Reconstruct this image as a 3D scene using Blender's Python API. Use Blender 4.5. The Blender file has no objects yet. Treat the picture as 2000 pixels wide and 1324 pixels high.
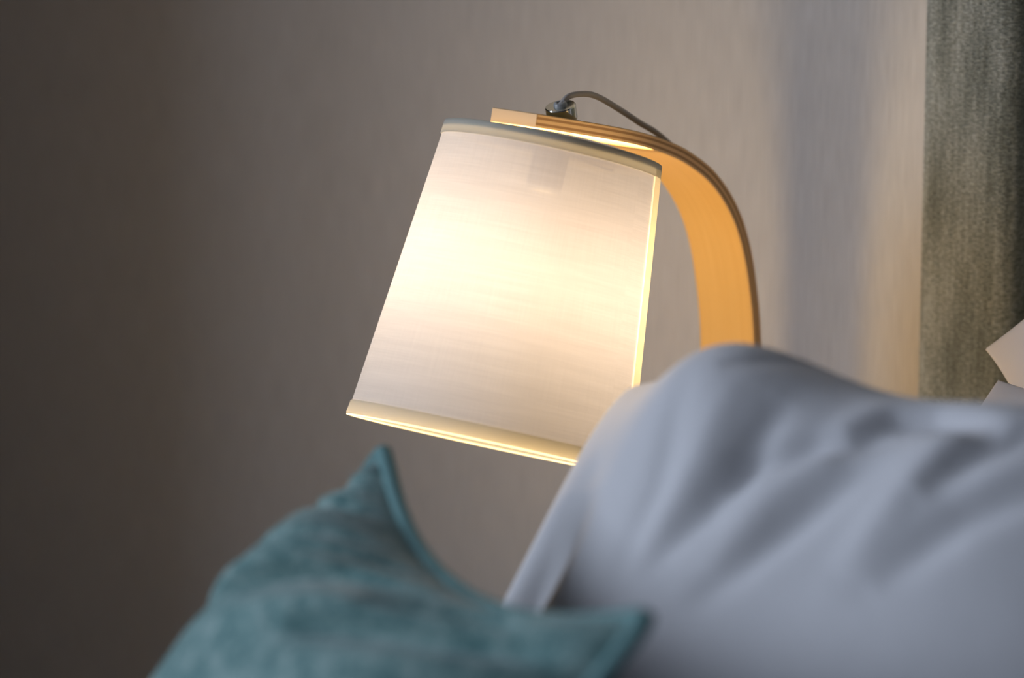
import bpy, bmesh, math
import numpy as np
from mathutils import Vector, Matrix

S = bpy.context.scene
COL = S.collection
R = math.radians

# ------------------------------------------------------------------ camera, world, light, exposure
cam = bpy.data.cameras.new('camera'); camo = bpy.data.objects.new('camera', cam); COL.objects.link(camo)
camo.location = (.981, -3.214, 1.735); camo.rotation_euler = (R(76.5), 0, R(38))
cam.lens = 153; cam.sensor_width = 36; cam.clip_start = .05
cam.dof.use_dof = True; cam.dof.focus_distance = 3.60; cam.dof.aperture_fstop = 2.5
S.camera = camo

W = bpy.data.worlds.new('world'); S.world = W; W.use_nodes = True
W.node_tree.nodes['Background'].inputs[0].default_value = (.5, .65, 1, 1)
W.node_tree.nodes['Background'].inputs[1].default_value = .3
S.view_settings.view_transform = 'Standard'; S.view_settings.look = 'None'
S.view_settings.exposure = 0; S.view_settings.gamma = 1; S.view_settings.use_curve_mapping = False

def area(name, loc, rot, sx, sy, power, col):
    l = bpy.data.lights.new(name, 'AREA'); l.shape = 'RECTANGLE'; l.size = sx; l.size_y = sy
    l.energy = power; l.color = col
    o = bpy.data.objects.new(name, l); COL.objects.link(o); o.location = loc; o.rotation_euler = rot
    return o
XL, XR, YB, ZC = -2.85, 2.4, -4.8, 2.6          # room
WY0, WY1, WZ0, WZ1 = -4.6, -1.6, 1.15, 2.5      # window opening in the left wall
area('window_daylight', (XL - .16, (WY0 + WY1) / 2, (WZ0 + WZ1) / 2), (0, R(-90), 0), WZ1 - WZ0, WY1 - WY0, 124, (.74, .83, 1))
BULB = 29

# ------------------------------------------------------------------ node helpers
def mat(name, col=(.5, .5, .5), rough=.6, metal=0, spec=.5):
    m = bpy.data.materials.new(name); m.use_nodes = True
    b = m.node_tree.nodes['Principled BSDF']
    b.inputs['Base Color'].default_value = (*col, 1); b.inputs['Roughness'].default_value = rough
    b.inputs['Metallic'].default_value = metal; b.inputs['Specular IOR Level'].default_value = spec
    return m
def nd(m, t, **k):
    n = m.node_tree.nodes.new(t)
    for a, v in k.items(): setattr(n, a, v)
    return n
def lk(m, a, b): m.node_tree.links.new(a, b)
def coords(m, kind='Object', scale=(1, 1, 1), rot=(0, 0, 0)):
    tc = nd(m, 'ShaderNodeTexCoord'); mp = nd(m, 'ShaderNodeMapping')
    mp.inputs['Scale'].default_value = scale; mp.inputs['Rotation'].default_value = rot
    lk(m, tc.outputs[kind], mp.inputs[0]); return mp.outputs[0]
def noise(m, co, scale, detail=3, rough=.5):
    n = nd(m, 'ShaderNodeTexNoise'); n.inputs['Scale'].default_value = scale
    n.inputs['Detail'].default_value = detail; n.inputs['Roughness'].default_value = rough
    lk(m, co, n.inputs['Vector']); return n.outputs['Fac']
def ramp(m, fac, stops):
    r = nd(m, 'ShaderNodeValToRGB'); e = r.color_ramp.elements
    while len(e) < len(stops): e.new(.5)
    for i, (p, c) in enumerate(stops): e[i].position = p; e[i].color = (*c, 1)
    lk(m, fac, r.inputs[0]); return r.outputs[0]
def bump(m, h, strength, dist, target=None, prev=None):
    b = nd(m, 'ShaderNodeBump'); b.inputs['Strength'].default_value = strength; b.inputs['Distance'].default_value = dist
    lk(m, h, b.inputs['Height'])
    if prev is not None: lk(m, prev, b.inputs['Normal'])
    if target is not None: lk(m, b.outputs[0], target)
    return b.outputs[0]
def math_(m, op, a, b):
    n = nd(m, 'ShaderNodeMath', operation=op)
    for i, v in enumerate((a, b)):
        if isinstance(v, (int, float)): n.inputs[i].default_value = v
        else: lk(m, v, n.inputs[i])
    return n.outputs[0]
PB = lambda m: m.node_tree.nodes['Principled BSDF']

# wallpaper with fine vertical grasscloth streaks
M_wall = mat('wallpaper', rough=.85, spec=.15)
c1 = noise(M_wall, coords(M_wall, 'Object', (560, 560, 22)), 1, 3)
c2 = noise(M_wall, coords(M_wall, 'Object', (110, 110, 3)), 1, 2)
f = math_(M_wall, 'ADD', math_(M_wall, 'MULTIPLY', c1, .94), math_(M_wall, 'MULTIPLY', c2, .06))
lk(M_wall, ramp(M_wall, f, [(.30, (.60, .595, .585)), (.70, (.76, .755, .745))]), PB(M_wall).inputs['Base Color'])
bump(M_wall, c1, .25, .0006, PB(M_wall).inputs['Normal'])
M_plain = mat('painted_plaster', (.10, .10, .10), .9, spec=.1)
M_ceil = mat('grey_ceiling', (.12, .12, .13), .9, spec=.1)
M_floor = mat('carpet', (.07, .065, .06), .95, spec=.05)
bump(M_floor, noise(M_floor, coords(M_floor), 400), .5, .003, PB(M_floor).inputs['Normal'])
M_trim = mat('white_joinery', (.7, .7, .7), .5)
def clear(name, mixv, glossy=True, col=(1, 1, 1)):
    m = bpy.data.materials.new(name); m.use_nodes = True; m.node_tree.nodes.remove(PB(m))
    t = nd(m, 'ShaderNodeBsdfTransparent'); g_ = nd(m, 'ShaderNodeBsdfGlossy'); g_.inputs['Roughness'].default_value = .05
    t.inputs[0].default_value = (*col, 1)
    mx = nd(m, 'ShaderNodeMixShader'); mx.inputs[0].default_value = mixv
    lk(m, t.outputs[0], mx.inputs[1]); lk(m, g_.outputs[0], mx.inputs[2]); lk(m, mx.outputs[0], m.node_tree.nodes['Material Output'].inputs['Surface'])
    return m
M_glass = clear('window_glass', .07)
M_blocker_cloth = mat('blocker_cloth', (.09, .085, .09), .95, spec=.05)

# ------------------------------------------------------------------ mesh helpers
def link(name, me, m=None, parent=None, smooth=False):
    o = bpy.data.objects.new(name, me); COL.objects.link(o)
    if m: me.materials.append(m)
    if smooth:
        for p in me.polygons: p.use_smooth = True
    if parent: o.parent = parent
    return o
def fbm(name, bm, m=None, parent=None, smooth=False):
    bmesh.ops.recalc_face_normals(bm, faces=bm.faces)
    me = bpy.data.meshes.new(name); bm.to_mesh(me); bm.free()
    return link(name, me, m, parent, smooth)
def box(bm, x0, x1, y0, y1, z0, z1, bev=0, seg=2):
    r = bmesh.ops.create_cube(bm, size=1)
    vs = r['verts']
    for v in vs: v.co = Vector(((x0 + x1) / 2 + v.co.x * (x1 - x0), (y0 + y1) / 2 + v.co.y * (y1 - y0), (z0 + z1) / 2 + v.co.z * (z1 - z0)))
    if bev:
        es = {e for v in vs for e in v.link_edges}
        bmesh.ops.bevel(bm, geom=list(es), offset=bev, segments=seg, affect='EDGES', profile=.5)
def boxo(name, d, m, parent=None, bev=0, seg=2):
    bm = bmesh.new(); box(bm, *d, bev, seg); return fbm(name, bm, m, parent, bev > 0)
def tag(o, label=None, cat=None, kind=None, group=None):
    for k, v in (('label', label), ('category', cat), ('kind', kind), ('group', group)):
        if v: o[k] = v
    return o
def thing(name, loc, label, cat):
    o = bpy.data.objects.new(name, None); COL.objects.link(o); o.location = loc
    o.empty_display_size = .05
    return tag(o, label, cat)
def struct(name, d, m, bev=0): return tag(boxo(name, d, m, None, bev), kind='structure')
def frames(pts):
    """points -> tangents and a parallel transported normal"""
    pts = [Vector(p) for p in pts]; n = len(pts); T = []
    for i in range(n): T.append((pts[min(i + 1, n - 1)] - pts[max(i - 1, 0)]).normalized())
    N = [T[0].orthogonal().normalized()]
    for i in range(1, n):
        v = N[-1] - T[i] * N[-1].dot(T[i]); N.append(v.normalized())
    return pts, T, N
def tube(bm, pts, rad, k=12, closed=False):
    pts, T, N = frames(pts); n = len(pts); rings = []
    rr = rad if hasattr(rad, '__len__') else [rad] * n
    for p, t, nn, r_ in zip(pts, T, N, rr):
        b = t.cross(nn)
        rings.append([bm.verts.new(p + (nn * math.cos(a) + b * math.sin(a)) * r_) for a in [2 * math.pi * j / k for j in range(k)]])
    for i in range(n - 1 + int(closed)):
        A, B = rings[i], rings[(i + 1) % n]
        for j in range(k): bm.faces.new((A[j], A[(j + 1) % k], B[(j + 1) % k], B[j]))
    if not closed: bm.faces.new(rings[0]); bm.faces.new(rings[-1])
def catmull(pts, per=8):
    P = [Vector(p) for p in pts]; P = [P[0] * 2 - P[1]] + P + [P[-1] * 2 - P[-2]]; out = []
    for i in range(1, len(P) - 2):
        for k in range(per):
            t = k / per; a, b, c, d = P[i - 1:i + 3]
            out.append(.5 * ((2 * b) + (c - a) * t + (2 * a - 5 * b + 4 * c - d) * t * t + (3 * b - a - 3 * c + d) * t ** 3))
    out.append(P[-2]); return out
def lathe(bm, prof, frame, k=64, closed=False):
    """prof (r, h); frame Matrix: local z = axis"""
    rings = [[bm.verts.new(frame @ Vector((r_ * math.cos(2 * math.pi * j / k), r_ * math.sin(2 * math.pi * j / k), h))) for j in range(k)] for r_, h in prof]
    n = len(rings)
    for i in range(n - 1 + int(closed)):
        A, B = rings[i], rings[(i + 1) % n]
        for j in range(k): bm.faces.new((A[j], A[(j + 1) % k], B[(j + 1) % k], B[j]))
    return rings

# ------------------------------------------------------------------ the room
struct('floor', (XL, XR, YB, 0, -.05, 0), M_floor)
struct('ceiling', (XL, XR, YB, 0, ZC, ZC + .05), M_ceil)
struct('wall_back', (XL - .2, XR + .2, 0, .12, -.05, ZC + .05), M_wall)
struct('wall_front', (XL - .2, XR + .2, YB - .12, YB, -.05, ZC + .05), M_plain)
struct('wall_right', (XR, XR + .12, YB, 0, -.05, ZC + .05), M_plain)
bm = bmesh.new()
box(bm, XL - .12, XL, YB, WY0, -.05, ZC + .05); box(bm, XL - .12, XL, WY1, 0, -.05, ZC + .05)
box(bm, XL - .12, XL, WY0, WY1, -.05, WZ0); box(bm, XL - .12, XL, WY0, WY1, WZ1, ZC + .05)
tag(fbm('wall_left', bm, M_plain), kind='structure')
win = thing('window_1', (XL - .06, (WY0 + WY1) / 2, WZ0), None, None); tag(win, kind='structure')
def rel(o, root): o.location = -Vector(root.location); o.parent = root; return o
bm = bmesh.new()
for a, b, c, d in ((WY0, WY0 + .06, WZ0, WZ1), (WY1 - .06, WY1, WZ0, WZ1), (WY0, WY1, WZ0, WZ0 + .06), (WY0, WY1, WZ1 - .06, WZ1), ((WY0 + WY1) / 2 - .03, (WY0 + WY1) / 2 + .03, WZ0, WZ1)):
    box(bm, XL - .10, XL - .05, a, b, c, d, .004)
rel(fbm('window_frame', bm, M_trim), win)
rel(boxo('glass_pane', (XL - .078, XL - .074, WY0 + .03, WY1 - .03, WZ0 + .03, WZ1 - .03), M_glass), win)
struct('baseboard_back', (XL, XR, -.015, 0, 0, .1), M_trim, .003)
# unseen drape, added by the window to cut grazing daylight on the bed wall
bm = bmesh.new(); n = 90; rows = []
for z in (.03, 2.45):
    rows.append([bm.verts.new((XL + .12 + .07 * math.sin(i * .75), WY1 - .08 + .26 * i / (n - 1), z)) for i in range(n)])
for i in range(n - 1): bm.faces.new((rows[0][i], rows[0][i + 1], rows[1][i + 1], rows[1][i]))
cur = fbm('blocker_curtain', bm, M_blocker_cloth, smooth=True); sm = cur.modifiers.new('s', 'SOLIDIFY'); sm.thickness = .004
tag(cur, 'unseen dark drape added beside the window to block grazing daylight', 'blocker_curtain')
wd = thing('blocker_wardrobe', (-2.55, -.62, 0), 'unseen tall dark cabinet added in the corner to shade the bed wall', 'blocker_wardrobe')  # out of view, added to keep window light off the wall's left end
M_blocker = mat('blocker_lacquer', (.05, .045, .045), .5)
def rel2(o, root): o.location = -Vector(root.location); o.parent = root; return o
rel2(boxo('body', (XL + .005, -2.30, -1.34, -.02, .0, 2.4), M_blocker, None, .003), wd)
for y0_, y1_ in ((-1.335, -.692), (-.688, -.025)):
    dd_ = rel2(boxo('door', (-2.30, -2.28, y0_, y1_, .08, 2.39), M_blocker, None, .002), wd)
    hy = y1_ - .03 if y0_ < -1 else y0_ + .018
    boxo('handle', (-2.28, -2.268, hy, hy + .012, 1.0, 1.2), M_blocker, dd_, .001)

# ------------------------------------------------------------------ headboard
M_hb = mat('chenille', rough=.9, spec=.1)
co = coords(M_hb, 'Object', (1, 1, 1))
rib = noise(M_hb, coords(M_hb, 'Object', (240, 240, 700)), 1, 3, .75)
wale = nd(M_hb, 'ShaderNodeTexWave', wave_type='BANDS', bands_direction='X', wave_profile='SIN')
lk(M_hb, co, wale.inputs['Vector']); wale.inputs['Scale'].default_value = 52; wale.inputs['Distortion'].default_value = 3; wale.inputs['Detail'].default_value = 2; wale.inputs['Detail Scale'].default_value = 3
big = noise(M_hb, coords(M_hb, 'Object', (60, 60, 9)), 1, 3)
hh = math_(M_hb, 'ADD', math_(M_hb, 'MULTIPLY', rib, .93), math_(M_hb, 'MULTIPLY', wale.outputs['Fac'], .035))
f = math_(M_hb, 'ADD', math_(M_hb, 'MULTIPLY', hh, .7), math_(M_hb, 'MULTIPLY', big, .35))
lk(M_hb, ramp(M_hb, f, [(.35, (.10, .122, .105)), (.49, (.30, .345, .315)), (.62, (.66, .73, .70))]), PB(M_hb).inputs['Base Color'])
PB(M_hb).inputs['Sheen Weight'].default_value = .25
bump(M_hb, hh, 1, .005, PB(M_hb).inputs['Normal'])
M_hbp = M_hb.copy(); M_hbp.name = 'chenille_panel'
hb = thing('headboard', (-.25, -.03, 0), 'tall grey green chenille upholstered headboard behind the white pillows', 'headboard')
X0, X1 = -1.037, .62; BWD = .103
rel(boxo('border_stile', (X0, X0 + BWD, -.062, -.002, .05, 1.62), M_hb, None, .022, 7), hb)
rel(boxo('border_stile', (X1 - BWD, X1, -.062, -.002, .05, 1.62), M_hb, None, .022, 7), hb)
rel(boxo('border_rail', (X0 + BWD - .002, X1 - BWD + .002, -.062, -.002, 1.53, 1.62), M_hb, None, .022, 7), hb)
rel(boxo('centre_panel', (X0 + BWD - .004, X1 - BWD + .004, -.030, -.002, .1, 1.54), M_hbp, None, .004, 2), hb)

# ------------------------------------------------------------------ bed
M_sheet = mat('white_cotton', (.80, .80, .82), .85, spec=.2)
wr = noise(M_sheet, coords(M_sheet), 9, 4, .55)
n1 = bump(M_sheet, noise(M_sheet, coords(M_sheet), 1600, 2), .12, .0005)
bump(M_sheet, wr, .12, .02, PB(M_sheet).inputs['Normal'], n1)
PB(M_sheet).inputs['Sheen Weight'].default_value = .1
M_wood_d = mat('walnut', (.13, .07, .04), .45)
w1 = noise(M_wood_d, coords(M_wood_d, 'Object', (60, 3, 3)), 1, 4)
lk(M_wood_d, ramp(M_wood_d, w1, [(.3, (.09, .048, .028)), (.7, (.18, .10, .058))]), PB(M_wood_d).inputs['Base Color'])
bed = thing('bed', (-.2, -1.1, 0), 'double bed made up with white sheets under the pillows', 'bed')
rel(boxo('bed_base', (-1.00, .60, -2.08, -.07, .06, .32), M_wood_d, None, .02, 3), bed)
mt = rel(boxo('mattress', (-1.02, .62, -2.10, -.066, .32, .585), M_sheet, None, .05, 5), bed)
for x in (-.93, .53):
    for y in (-2.0, -.16): rel(boxo('leg', (x - .03, x + .03, y - .03, y + .03, 0, .07), M_wood_d, None, .004), bed)

# ------------------------------------------------------------------ nightstand
M_oak = mat('oiled_oak', (.34, .25, .16), .5)
NS = thing('nightstand', (-1.2, -.2, 0), 'oiled oak nightstand carrying the bedside lamp beside the bed', 'nightstand')
NZ = .52
rel(boxo('body', (-1.35, -1.06, -.39, -.02, .12, NZ - .025), M_oak, None, .003), NS)
rel(boxo('top', (-1.36, -1.05, -.40, -.017, NZ - .025, NZ), M_oak, None, .004), NS)
for z in (.125, .31):
    dr = boxo('drawer', (-1.34, -1.07, -.405, -.39, z, z + .18), M_oak, None, .003); rel(dr, NS)
    k = boxo('handle', (-1.24, -1.17, -.420, -.405, z + .12, z + .13), M_trim, dr, .002)
for x in (-1.32, -1.09):
    for y in (-.36, -.05): rel(boxo('leg', (x - .02, x + .02, y - .02, y + .02, 0, .12), M_oak, None, .002), NS)

# ------------------------------------------------------------------ lamp
LX = -1.170
lamp = thing('table_lamp', (LX, -.17, NZ + .001), 'lit bedside lamp, bentwood birch arm with tilted cream drum shade, on nightstand', 'lamp')
# birch veneer face and plywood edge
M_face = mat('birch_veneer', (.75, .50, .24), .42, spec=.4)
g = noise(M_face, coords(M_face, 'UV', (240, 9, 1)), 1, 4)
lk(M_face, ramp(M_face, g, [(.3, (.605, .375, .12)), (.7, (.645, .41, .14))]), PB(M_face).inputs['Base Color'])
M_edge = mat('plywood_edge', (.5, .33, .18), .6, spec=.3)
tc = coords(M_edge, 'UV', (1, 1, 1)); sx = nd(M_edge, 'ShaderNodeSeparateXYZ'); lk(M_edge, tc, sx.inputs[0])
ply = math_(M_edge, 'FRACT', math_(M_edge, 'MULTIPLY', sx.outputs[0], 2.5), 0)
lk(M_edge, ramp(M_edge, ply, [(.0, (.82, .56, .30)), (.42, (.85, .58, .32)), (.58, (.42, .24, .115)), (.88, (.44, .25, .12)), (1, (.80, .54, .29))]), PB(M_edge).inputs['Base Color'])
M_end = mat('plywood_end_grain', (.85, .62, .38), .6, spec=.3)
# outer profile of the arm in the (y, z) plane with half width
OUT = [(-.4571, 1.0873, .0235), (-.4034, 1.0740, .0246), (-.3554, 1.0618, .0257), (-.3200, 1.0520, .0263), (-.2843, 1.0400, .0268),
       (-.2485, 1.0240, .0279), (-.2119, 1.0000, .029), (-.1807, .9671, .029), (-.1605, .9300, .029), (-.1478, .8850, .029),
       (-.1412, .8410, .029), (-.1385, .78, .029), (-.1375, .72, .029), (-.1375, .63, .029), (-.1375, NZ + .002, .029)]
TH = .012
pp = catmull([(a, b, c) for a, b, c in OUT], 5)
bm = bmesh.new(); uvl = bm.loops.layers.uv.new('UVMap'); rings = []; L = 0; Ls = []
NL = 4
for i, p in enumerate(pp):
    a = pp[max(i - 1, 0)]; b = pp[min(i + 1, len(pp) - 1)]; t = Vector((b.x - a.x, b.y - a.y)).normalized()
    if i: L += (Vector((p.x, p.y)) - Vector((pp[i - 1].x, pp[i - 1].y))).length
    Ls.append(L)
    inn = Vector((t.y, -t.x))
    if inn.y > 0 and i < 20: inn = -inn
    if i >= 20 and inn.x > 0: inn = -inn
    rings.append((p, inn))
def av(p, inn, s, k): return bm.verts.new((LX + s * p.z, p.x + inn.x * TH * k, p.y + inn.y * TH * k))
G = [[[av(p, inn, s, k / NL) for k in range(NL + 1)] for s in (1, -1)] for p, inn in rings]
def qf(vs, uvs, mi):
    fc = bm.faces.new(vs); fc.material_index = mi
    for l, q in zip(fc.loops, uvs): l[uvl].uv = q
for i in range(len(G) - 1):
    A, B = G[i], G[i + 1]
    for s in (0, 1):
        for k in range(NL):
            qf((A[s][k], A[s][k + 1], B[s][k + 1], B[s][k]), ((k / NL, Ls[i]), ((k + 1) / NL, Ls[i]), ((k + 1) / NL, Ls[i + 1]), (k / NL, Ls[i + 1])), 1)
    for k in (0, NL): qf((A[0][k], A[1][k], B[1][k], B[0][k]), ((0, Ls[i]), (.055, Ls[i]), (.055, Ls[i + 1]), (0, Ls[i + 1])), 0)
for E_ in (G[0], G[-1]):
    for k in range(NL): qf((E_[0][k], E_[0][k + 1], E_[1][k + 1], E_[1][k]), ((0, 0), (.05, 0), (.05, .012), (0, .012)), 2)
arm = fbm('arm', bm, M_face); arm.data.materials.append(M_edge); arm.data.materials.append(M_end); rel(arm, lamp)
for p in arm.data.polygons: p.use_smooth = True
arm.data.set_sharp_from_angle(angle=R(40))
bv = arm.modifiers.new('b', 'BEVEL'); bv.width = .0008; bv.segments = 2; bv.limit_method = 'ANGLE'; bv.angle_limit = R(50)
rel(boxo('base', (LX - .075, LX + .075, -.275, -.142, NZ + .001, NZ + .018), M_face, None, .004, 3), lamp)

# shade: local z axis runs down the shade
AX = Vector((0, -.0868, -.2375)).normalized(); TOPC = Vector((LX, -.4058, 1.0504)); H = .2517; R0, R1 = .0909, .1187
zx = Vector((1, 0, 0)); zy = AX.cross(zx).normalized()
FR = Matrix.Translation(TOPC) @ Matrix(((zx.x, zy.x, AX.x, 0), (zx.y, zy.y, AX.y, 0), (zx.z, zy.z, AX.z, 0), (0, 0, 0, 1)))
def fabric(name, col, inner, trans, clear_=0, tint=(1, 1, 1)):
    # woven cloth: outer face colour, liner colour inside, diffuse transmission, and light that passes the open weave
    m = bpy.data.materials.new(name); m.use_nodes = True; nt = m.node_tree; nt.nodes.remove(PB(m))
    out = nt.nodes['Material Output']
    a = noise(m, coords(m, 'UV', (14, 1500, 1)), 1, 2, .6)       # weft slubs, running round the drum
    b = noise(m, coords(m, 'UV', (1300, 18, 1)), 1, 2, .6)
    c = noise(m, coords(m, 'UV', (9, 130, 1)), 1, 3, .6)
    s = math_(m, 'ADD', math_(m, 'ADD', math_(m, 'MULTIPLY', a, .4), math_(m, 'MULTIPLY', b, .25)), math_(m, 'MULTIPLY', c, .35))
    cc = ramp(m, s, [(.36, tuple(v * .84 for v in col)), (.62, col)])
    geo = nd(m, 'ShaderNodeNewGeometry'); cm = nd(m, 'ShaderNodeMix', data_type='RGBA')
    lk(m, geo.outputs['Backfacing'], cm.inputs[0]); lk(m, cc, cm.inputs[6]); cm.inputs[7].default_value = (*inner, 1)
    d = nd(m, 'ShaderNodeBsdfDiffuse'); t = nd(m, 'ShaderNodeBsdfTranslucent'); mx = nd(m, 'ShaderNodeMixShader')
    tm = nd(m, 'ShaderNodeMix', data_type='RGBA', blend_type='MULTIPLY'); tm.inputs[0].default_value = 1; lk(m, cc, tm.inputs[6]); tm.inputs[7].default_value = (*tint, 1)
    lk(m, cm.outputs[2], d.inputs[0]); lk(m, tm.outputs[2], t.inputs[0]); mx.inputs[0].default_value = trans
    lk(m, d.outputs[0], mx.inputs[1]); lk(m, t.outputs[0], mx.inputs[2])
    res = mx.outputs[0]
    if clear_:
        tr = nd(m, 'ShaderNodeBsdfTransparent'); m2 = nd(m, 'ShaderNodeMixShader')
        mr = nd(m, 'ShaderNodeMapRange'); mr.inputs[1].default_value = .36; mr.inputs[2].default_value = .62
        mr.inputs[3].default_value = clear_ * .84; mr.inputs[4].default_value = clear_ * 1.08; lk(m, s, mr.inputs[0]); lk(m, mr.outputs[0], m2.inputs[0])
        lk(m, res, m2.inputs[1]); lk(m, tr.outputs[0], m2.inputs[2]); res = m2.outputs[0]
    nb = bump(m, a, .15, .0003); lk(m, nb, d.inputs['Normal'])
    lk(m, res, out.inputs['Surface'])
    return m
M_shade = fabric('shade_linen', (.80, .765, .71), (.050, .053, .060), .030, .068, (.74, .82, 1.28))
M_rim = fabric('shade_binding', (.82, .80, .70), (.82, .80, .70), .25)
M_seam = fabric('shade_seam', (.93, .89, .74), (.90, .87, .74), .27)
def cone_sheet(h0, h1, off, a0, a1, n=96, m=16):
    """sheet of the cone between two heights and angles, with UVs in metres"""
    bm = bmesh.new(); uvl = bm.loops.layers.uv.new('UVMap')
    V = []
    for i in range(m + 1):
        h = h0 + (h1 - h0) * i / m; r_ = R0 + (R1 - R0) * h / H + off
        V.append([(bm.verts.new(FR @ Vector((r_ * math.cos(a), r_ * math.sin(a), h))), (a * .1, h)) for a in [a0 + (a1 - a0) * j / n for j in range(n + 1)]])
    for i in range(m):
        for j in range(n):
            q = (V[i][j], V[i][j + 1], V[i + 1][j + 1], V[i + 1][j])
            fc = bm.faces.new([x[0] for x in q])
            for l, x in zip(fc.loops, q): l[uvl].uv = x[1]
    return bm
bm = cone_sheet(0, H, 0, 0, 2 * math.pi, 128); bmesh.ops.remove_doubles(bm, verts=bm.verts, dist=1e-6)
shade = rel(fbm('shade', bm, M_shade, None, True), lamp)
M_lip = mat('darkened_lip', (.05, .048, .045), .9, spec=.05); FRI = FR.inverted()
def binding(name, h0, h1, m, edge):
    bm = bmesh.new(); r0 = lambda h: R0 + (R1 - R0) * h / H
    if edge == 'top': prof = [(r0(h1) + .0004, h1), (r0(h1) + .0012, h1 - .0005), (r0(h0) + .0014, h0 + .001), (r0(h0) + .001, h0 - .0015), (r0(h0) - .0005, h0 - .002), (r0(h0) - .0014, h0 - .001), (r0(h0) - .0014, h0 + .006), (r0(h0) - .0004, h0 + .006)]
    else: prof = [(r0(h0) + .0004, h0), (r0(h0) + .0012, h0 + .0005), (r0(h1) + .0014, h1 - .001), (r0(h1) + .001, h1 + .0015), (r0(h1) - .0005, h1 + .002), (r0(h1) - .0008, h1 + .001)]
    lathe(bm, prof, FR, 128)
    o = fbm(name, bm, m, None, True); o.data.materials.append(M_lip)
    for pl in o.data.polygons:                                     # turned-in lip coloured dark so it doesn't glow through the cloth
        c_ = FRI @ pl.center
        if edge == 'top' and math.hypot(c_.x, c_.y) < r0(c_.z) - .0006: pl.material_index = 1
    return rel(o, lamp)
binding('top_binding', 0, .010, M_rim, 'top'); binding('bottom_binding', H - .011, H, M_rim, 'bottom')
# overlap seam on the side of the shade that faces the bed
rel(fbm('seam', cone_sheet(.001, H - .001, .0012, R(-46), R(-17), 10, 8), M_seam, None, True), lamp)
# bulb, holder, carrier ring
M_bulb = bpy.data.materials.new('frosted_bulb_glass'); M_bulb.use_nodes = True; M_bulb.node_tree.nodes.remove(PB(M_bulb))
t_ = nd(M_bulb, 'ShaderNodeBsdfTransparent'); g_ = nd(M_bulb, 'ShaderNodeBsdfTranslucent'); mx = nd(M_bulb, 'ShaderNodeMixShader'); mx.inputs[0].default_value = .0015
lk(M_bulb, t_.outputs[0], mx.inputs[1]); lk(M_bulb, g_.outputs[0], mx.inputs[2]); lk(M_bulb, mx.outputs[0], M_bulb.node_tree.nodes['Material Output'].inputs['Surface'])
bl = bpy.data.lights.new('bulb_light', 'POINT'); bl.energy = BULB; bl.color = (1, .68, .33); bl.shadow_soft_size = .031
blo = bpy.data.objects.new('bulb_light', bl); COL.objects.link(blo); blo.location = FR @ Vector((0, 0, .122))
bm = bmesh.new(); prof = [(.0005, .1545)]
for i in range(1, 13):
    a = math.pi * i / 15; prof.append((.0325 * math.sin(a), .122 + .0325 * math.cos(a)))
prof += [(.0150, .086), (.0135, .066), (.0125, .040)]
lathe(bm, prof, FR, 32); bulb = rel(fbm('bulb', bm, M_bulb, None, True), lamp)
M_white = mat('bakelite', (.02, .02, .02), .6, spec=.1)
M_chrome = mat('brushed_nickel', (.62, .64, .60), .16, 1)
bm = bmesh.new(); lathe(bm, [(.0005, .002), (.014, .002), (.015, .008), (.015, .034), (.013, .040), (.0005, .040)], FR, 32)
rel(fbm('bulb_holder', bm, M_white, None, True), lamp)
bm = bmesh.new()
for k in range(3):
    a = R(30 + 120 * k); tube(bm, [FR @ Vector((.018 * math.cos(a), .018 * math.sin(a), .004)), FR @ Vector(((R0 - .001) * math.cos(a), (R0 - .001) * math.sin(a), .004))], .0009, 8)
rel(fbm('shade_carrier', bm, M_white, None, True), lamp)
# cap on the strap: nickel collar, cord grip
CP = Vector((LX, -.3930, 1.0712)); sl = math.atan2(1.0873 - 1.0618, .4571 - .3554)
up = Vector((0, -math.sin(sl), math.cos(sl))); ya = up.cross(zx).normalized()
CF = Matrix.Translation(CP) @ Matrix(((zx.x, ya.x, up.x, 0), (zx.y, ya.y, up.y, 0), (zx.z, ya.z, up.z, 0), (0, 0, 0, 1)))
bm = bmesh.new(); lathe(bm, [(.0125, -.001), (.0129, 0), (.0129, .0108), (.0123, .0116), (.0005, .0116)], CF, 40)
col = rel(fbm('collar', bm, M_chrome, None, True), lamp); col.data.set_sharp_from_angle(angle=R(35))
M_grip = mat('clear_grey_plastic', (.62, .65, .66), .3); PB(M_grip).inputs['Transmission Weight'].default_value = .35
bm = bmesh.new(); lathe(bm, [(.0058, .009), (.0058, .0125), (.0050, .0145), (.0035, .015), (.0028, .0145)], CF, 24)
rel(fbm('cord_grip', bm, M_grip, None, True), lamp)
M_cord = mat('cord', (.55, .51, .47), .7)
bm = bmesh.new()
def cp(y, z, x=0): return (LX + x, y, z)
cordp = [CF @ Vector((0, 0, .012)), cp(-.3938, 1.0835), cp(-.3885, 1.0872), cp(-.3810, 1.0888), cp(-.3690, 1.0883), cp(-.3560, 1.0862), cp(-.3425, 1.0815), cp(-.3260, 1.0735), cp(-.3050, 1.0625), cp(-.2840, 1.0510),
         cp(-.2620, 1.0400), cp(-.2370, 1.0235), cp(-.2070, 1.0000), cp(-.1755, .9700), cp(-.1555, .9330), cp(-.1430, .886), cp(-.1370, .84), cp(-.1340, .76), cp(-.132, .62), cp(-.130, .56), cp(-.122, NZ + .010), cp(-.105, NZ + .0045), cp(-.07, NZ + .004), cp(-.032, NZ + .0035)]
tube(bm, catmull(cordp, 8), .0026, 10); rel(fbm('cord', bm, M_cord, None, True), lamp)

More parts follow.
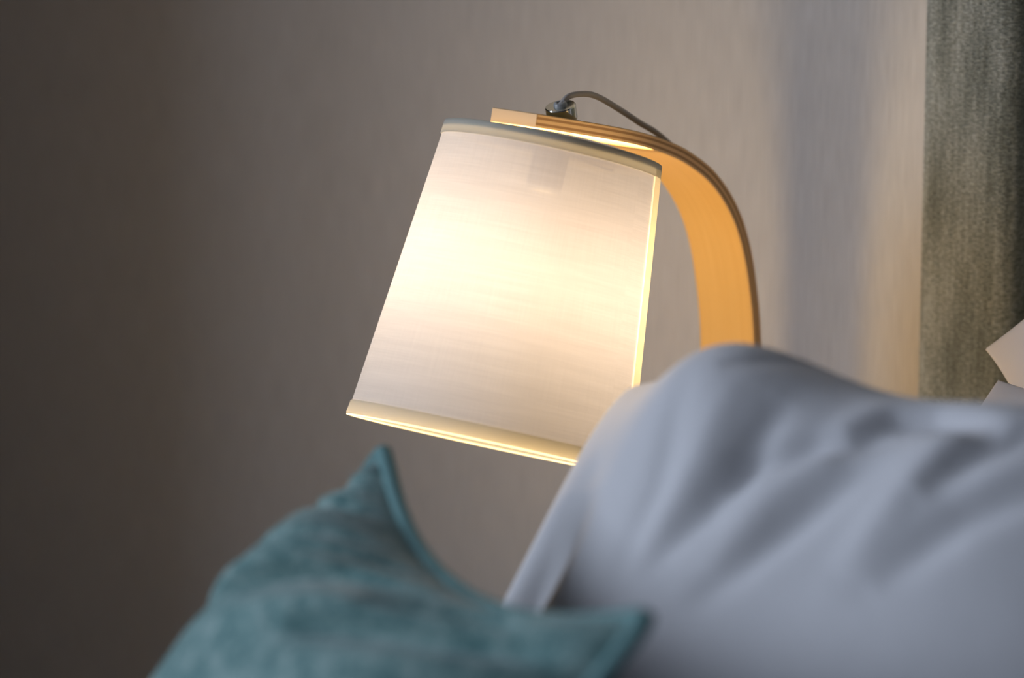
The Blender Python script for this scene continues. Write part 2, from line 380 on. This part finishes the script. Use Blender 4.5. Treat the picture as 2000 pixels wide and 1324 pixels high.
# ------------------------------------------------------------------ pillows and cushion
def crease(X, Y, poly, wid):
    """gaussian groove along a polyline, fading towards both ends"""
    P = np.array(poly, float); sl_ = np.hypot(*(P[1:] - P[:-1]).T); tot = sl_.sum(); acc = 0
    d = np.full(X.shape, 1e9); w = np.zeros(X.shape)
    for (x0, y0), (x1, y1), l in zip(P[:-1], P[1:], sl_):
        vx, vy = x1 - x0, y1 - y0; t = np.clip(((X - x0) * vx + (Y - y0) * vy) / (l * l), 0, 1)
        dd = np.hypot(X - x0 - t * vx, Y - y0 - t * vy); k = dd < d
        d = np.where(k, dd, d); w = np.where(k, np.sin(np.pi * np.clip((acc + t * l) / tot, .02, .98)) ** .8, w); acc += l
    return np.exp(-(d / wid) ** 2) * w
def pillow(name, O, e1, e2, Wd, Dd, Hf, Hb, m, cx=.03, cy=.03, pw=4, p=2.6, q=.62, folds=(), warp=None, nx=150, ny=130, pipe=None, rc=(0, .05), m2=None):
    O, e1, e2 = (np.array(v, float) for v in (O, e1, e2)); e1 /= np.linalg.norm(e1); e2 /= np.linalg.norm(e2)
    e3 = np.cross(e2, e1); e3 /= np.linalg.norm(e3)
    s = .5 - .5 * np.cos(np.pi * np.arange(nx + 1) / nx); t = .5 - .5 * np.cos(np.pi * np.arange(ny + 1) / ny)
    s = .5 * s + .5 * np.arange(nx + 1) / nx; t = .5 * t + .5 * np.arange(ny + 1) / ny
    U, V = np.meshgrid(s, t, indexing='ij')
    bu = 1 - np.abs(2 * U - 1) ** pw; bv_ = 1 - np.abs(2 * V - 1) ** pw
    X = Wd * (U + cx * bv_ * (1 - 2 * U)); Y = Dd * (V + cy * bu * (1 - 2 * V))
    k_ = rc[0] * np.exp(-(np.minimum(U, 1 - U) * Wd + np.minimum(V, 1 - V) * Dd) / rc[1])
    X = X + k_ * np.sign(.5 - U); Y = Y + k_ * np.sign(.5 - V)
    prof = (np.clip(1 - np.abs(2 * U - 1) ** p, 0, 1) * np.clip(1 - np.abs(2 * V - 1) ** p, 0, 1)) ** q
    soft = np.clip(prof * 2.2, 0, 1)
    F = Hf * prof; B = -Hb * prof
    for poly, amp, wid in folds: F = F + amp * crease(X, Y, poly, wid) * soft
    Z0 = warp(U, V, X, Y) if warp else 0 * U
    def world(Z): return O + X[..., None] * e1 + Y[..., None] * e2 + (Z + Z0)[..., None] * e3
    PF = world(F).reshape(-1, 3); PBk = world(B).reshape(-1, 3)
    idx = np.arange((nx + 1) * (ny + 1)).reshape(nx + 1, ny + 1); off = idx.size
    bi = idx + off; bi[0, :] = idx[0, :]; bi[-1, :] = idx[-1, :]; bi[:, 0] = idx[:, 0]; bi[:, -1] = idx[:, -1]
    fs = []
    for G_, fl in ((idx, 0), (bi, 1)):
        a, b, c, d = G_[:-1, :-1].ravel(), G_[1:, :-1].ravel(), G_[1:, 1:].ravel(), G_[:-1, 1:].ravel()
        fs.append(np.stack((a, d, c, b) if fl else (a, b, c, d), 1))
    fs = np.concatenate(fs); vs = np.concatenate((PF, PBk))
    used = np.unique(fs); re = np.full(len(vs), -1); re[used] = np.arange(len(used))
    vs = vs[used]; fs = re[fs]
    org = vs.mean(0)
    me = bpy.data.meshes.new(name); me.from_pydata((vs - org).tolist(), [], fs.tolist()); me.update()
    bm = bmesh.new(); bm.from_mesh(me); bmesh.ops.recalc_face_normals(bm, faces=bm.faces); bm.to_mesh(me); bm.free()
    o = link(name, me, m, None, True); o.location = Vector(org)
    if m2:
        me.materials.append(m2)
        for k_, pl in enumerate(me.polygons): pl.material_index = 1 if k_ >= nx * ny else 0
    if pipe:
        loop = [(i, 0) for i in range(0, nx)] + [(nx, j) for j in range(0, ny)] + [(i, ny) for i in range(nx, 0, -1)] + [(0, j) for j in range(ny, 0, -1)]
        Wp = world(0 * F)
        pts = [Vector(Wp[i, j] - org) for i, j in loop][::2]
        bm = bmesh.new(); tube(bm, pts, pipe[0], 10, True); fbm('piping', bm, pipe[1], o, True)
    return o
def front_frame(deg): return (1, 0, 0), (0, -math.cos(R(deg)), -math.sin(R(deg)))

# lower pillow against the headboard
a1, a2 = front_frame(33)
p3 = pillow('pillow', (-.852, -.215, .862), a1, a2, .66, .49, .055, .075, M_sheet, cx=.0)
tag(p3, 'white pillow wedged low against the headboard, mostly hidden by the front pillow', 'pillow')
# upper pillow leaning on the headboard
p2 = pillow('pillow', (-.551, -.1035, 1.223), (.42, .03, -.90), (-.68, -.15, -.70), .31, .49, .05, .03, M_sheet, cx=.02, cy=.03)
tag(p2, 'white pillow upright against the headboard with its corner pointing left', 'pillow')
# front pillow
b1, b2 = front_frame(38)
PF_ = [([(.42, .066), (.384, .061), (.348, .060), (.324, .068), (.296, .092)], -0.0176, .013), ([(.355, .078), (.327, .087), (.28, .105), (.241, .130), (.222, .155)], -0.0112, .011),
       ([(.318, .04), (.305, .056), (.292, .117), (.264, .154), (.235, .22)], 0.0072, .015), ([(.350, .095), (.321, .127), (.283, .177), (.23, .245)], -0.0088, .013),
       ([(.245, .07), (.238, .110), (.234, .142), (.22, .171), (.18, .225)], -0.0096, .012), ([(.395, .07), (.385, .087), (.370, .128), (.34, .20)], 0.0072, .016),
       ([(.48, .05), (.432, .064), (.408, .091), (.38, .13)], -0.0144, .014), ([(.50, .085), (.454, .111), (.42, .139), (.37, .20)], -0.0112, .014),
       ([(.160, .06), (.166, .105), (.175, .160), (.16, .24)], -0.0048, .013), ([(.25, .02), (.224, .030), (.208, .04), (.18, .065)], -0.0056, .009),
       ([(.205, .07), (.20, .14), (.17, .22)], 0.0048, .014), ([(-.01, .42), (.045, .28), (.072, .14)], -.045, .028)]
b1, b2 = front_frame(40)
def lift(U, V, X, Y):
    k = np.exp(-((Y - .03) / .14) ** 2)
    return k * (.088 * np.exp(-((X - .165) / .10) ** 2) + .080 * np.exp(-((X - .42) / .17) ** 2) + .012 * np.exp(-(X / .06) ** 2))
p1 = pillow('pillow', (-.957, -.579, .910), b1, b2, .64, .50, .105, .05, M_sheet, cx=.008, cy=.02, q=.6, p=2.4, folds=PF_, rc=(.012, .03), warp=lift)
tag(p1, 'large plump white pillow in front, its seam edge sloping down before the lamp', 'pillow')

# teal cushion
M_teal = mat('teal_wool', rough=.95, spec=.08)
mo = noise(M_teal, coords(M_teal, 'Object', (1, 1, 1)), 48, 6, .8); mo2 = noise(M_teal, coords(M_teal), 620, 2, .6)
f = math_(M_teal, 'ADD', math_(M_teal, 'MULTIPLY', mo, .6), math_(M_teal, 'MULTIPLY', mo2, .4))
lk(M_teal, ramp(M_teal, f, [(.40, (.07, .175, .175)), (.50, (.19, .34, .33)), (.60, (.42, .54, .51))]), PB(M_teal).inputs['Base Color'])
PB(M_teal).inputs['Sheen Weight'].default_value = .3
bump(M_teal, f, .6, .003, PB(M_teal).inputs['Normal'])
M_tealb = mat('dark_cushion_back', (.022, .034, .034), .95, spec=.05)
M_pipe = mat('teal_piping', (.20, .36, .36), .9, spec=.1)
bump(M_pipe, noise(M_pipe, coords(M_pipe), 600), .4, .002, PB(M_pipe).inputs['Normal'])
CA = np.array((-.999, -.8305, .916)); d1 = np.array((.8804, -.4743, 0)); ph = R(39)
nh = np.array((-.4743, -.8804, 0)); d2 = nh * math.sin(ph) - np.array((0, 0, math.cos(ph)))
CFo = [([(.020, .030), (.024, .015), (.040, .004)], -0.0125, 0.0063), ([(.090, .012), (.045, .030), (.006, .062)], -0.0175, 0.0052),
       ([(.100, .019), (.055, .037), (.020, .060)], -0.0175, 0.0047), ([(.112, .026), (.067, .042), (.035, .061)], -0.0163, 0.0047),
       ([(.126, .032), (.080, .048), (.035, .077)], -0.0175, 0.0052), ([(.142, .038), (.091, .055), (.030, .088)], -0.0187, 0.0060),
       ([(.262, .048), (.194, .077), (.120, .120)], -.018, .0065), ([(.285, .055), (.229, .075), (.175, .10)], -.010, .005),
       ([(.325, .060), (.211, .101), (.142, .145), (.06, .205)], -.024, .0095), ([(.405, .050), (.344, .074), (.28, .108)], -.026, .009),
       ([(.470, .045), (.366, .096), (.25, .150)], -.030, .014), ([(.215, .045), (.129, .085), (.065, .135)], -.009, .006),
       ([(.280, .063), (.168, .111), (.085, .178)], .010, .014), ([(.37, .075), (.28, .115), (.16, .18)], .012, .016)]
cu = pillow('cushion', CA, d1, d2, 0.468, .404, .112, .09, M_teal, cx=.055, cy=.155, pw=2.1, p=3.2, q=.74, rc=(.010, .022), folds=CFo, pipe=(.0068, M_pipe), m2=M_tealb, nx=260, ny=230)
tag(cu, 'teal wool scatter cushion with piped edge standing on the bed before the pillow', 'cushion')
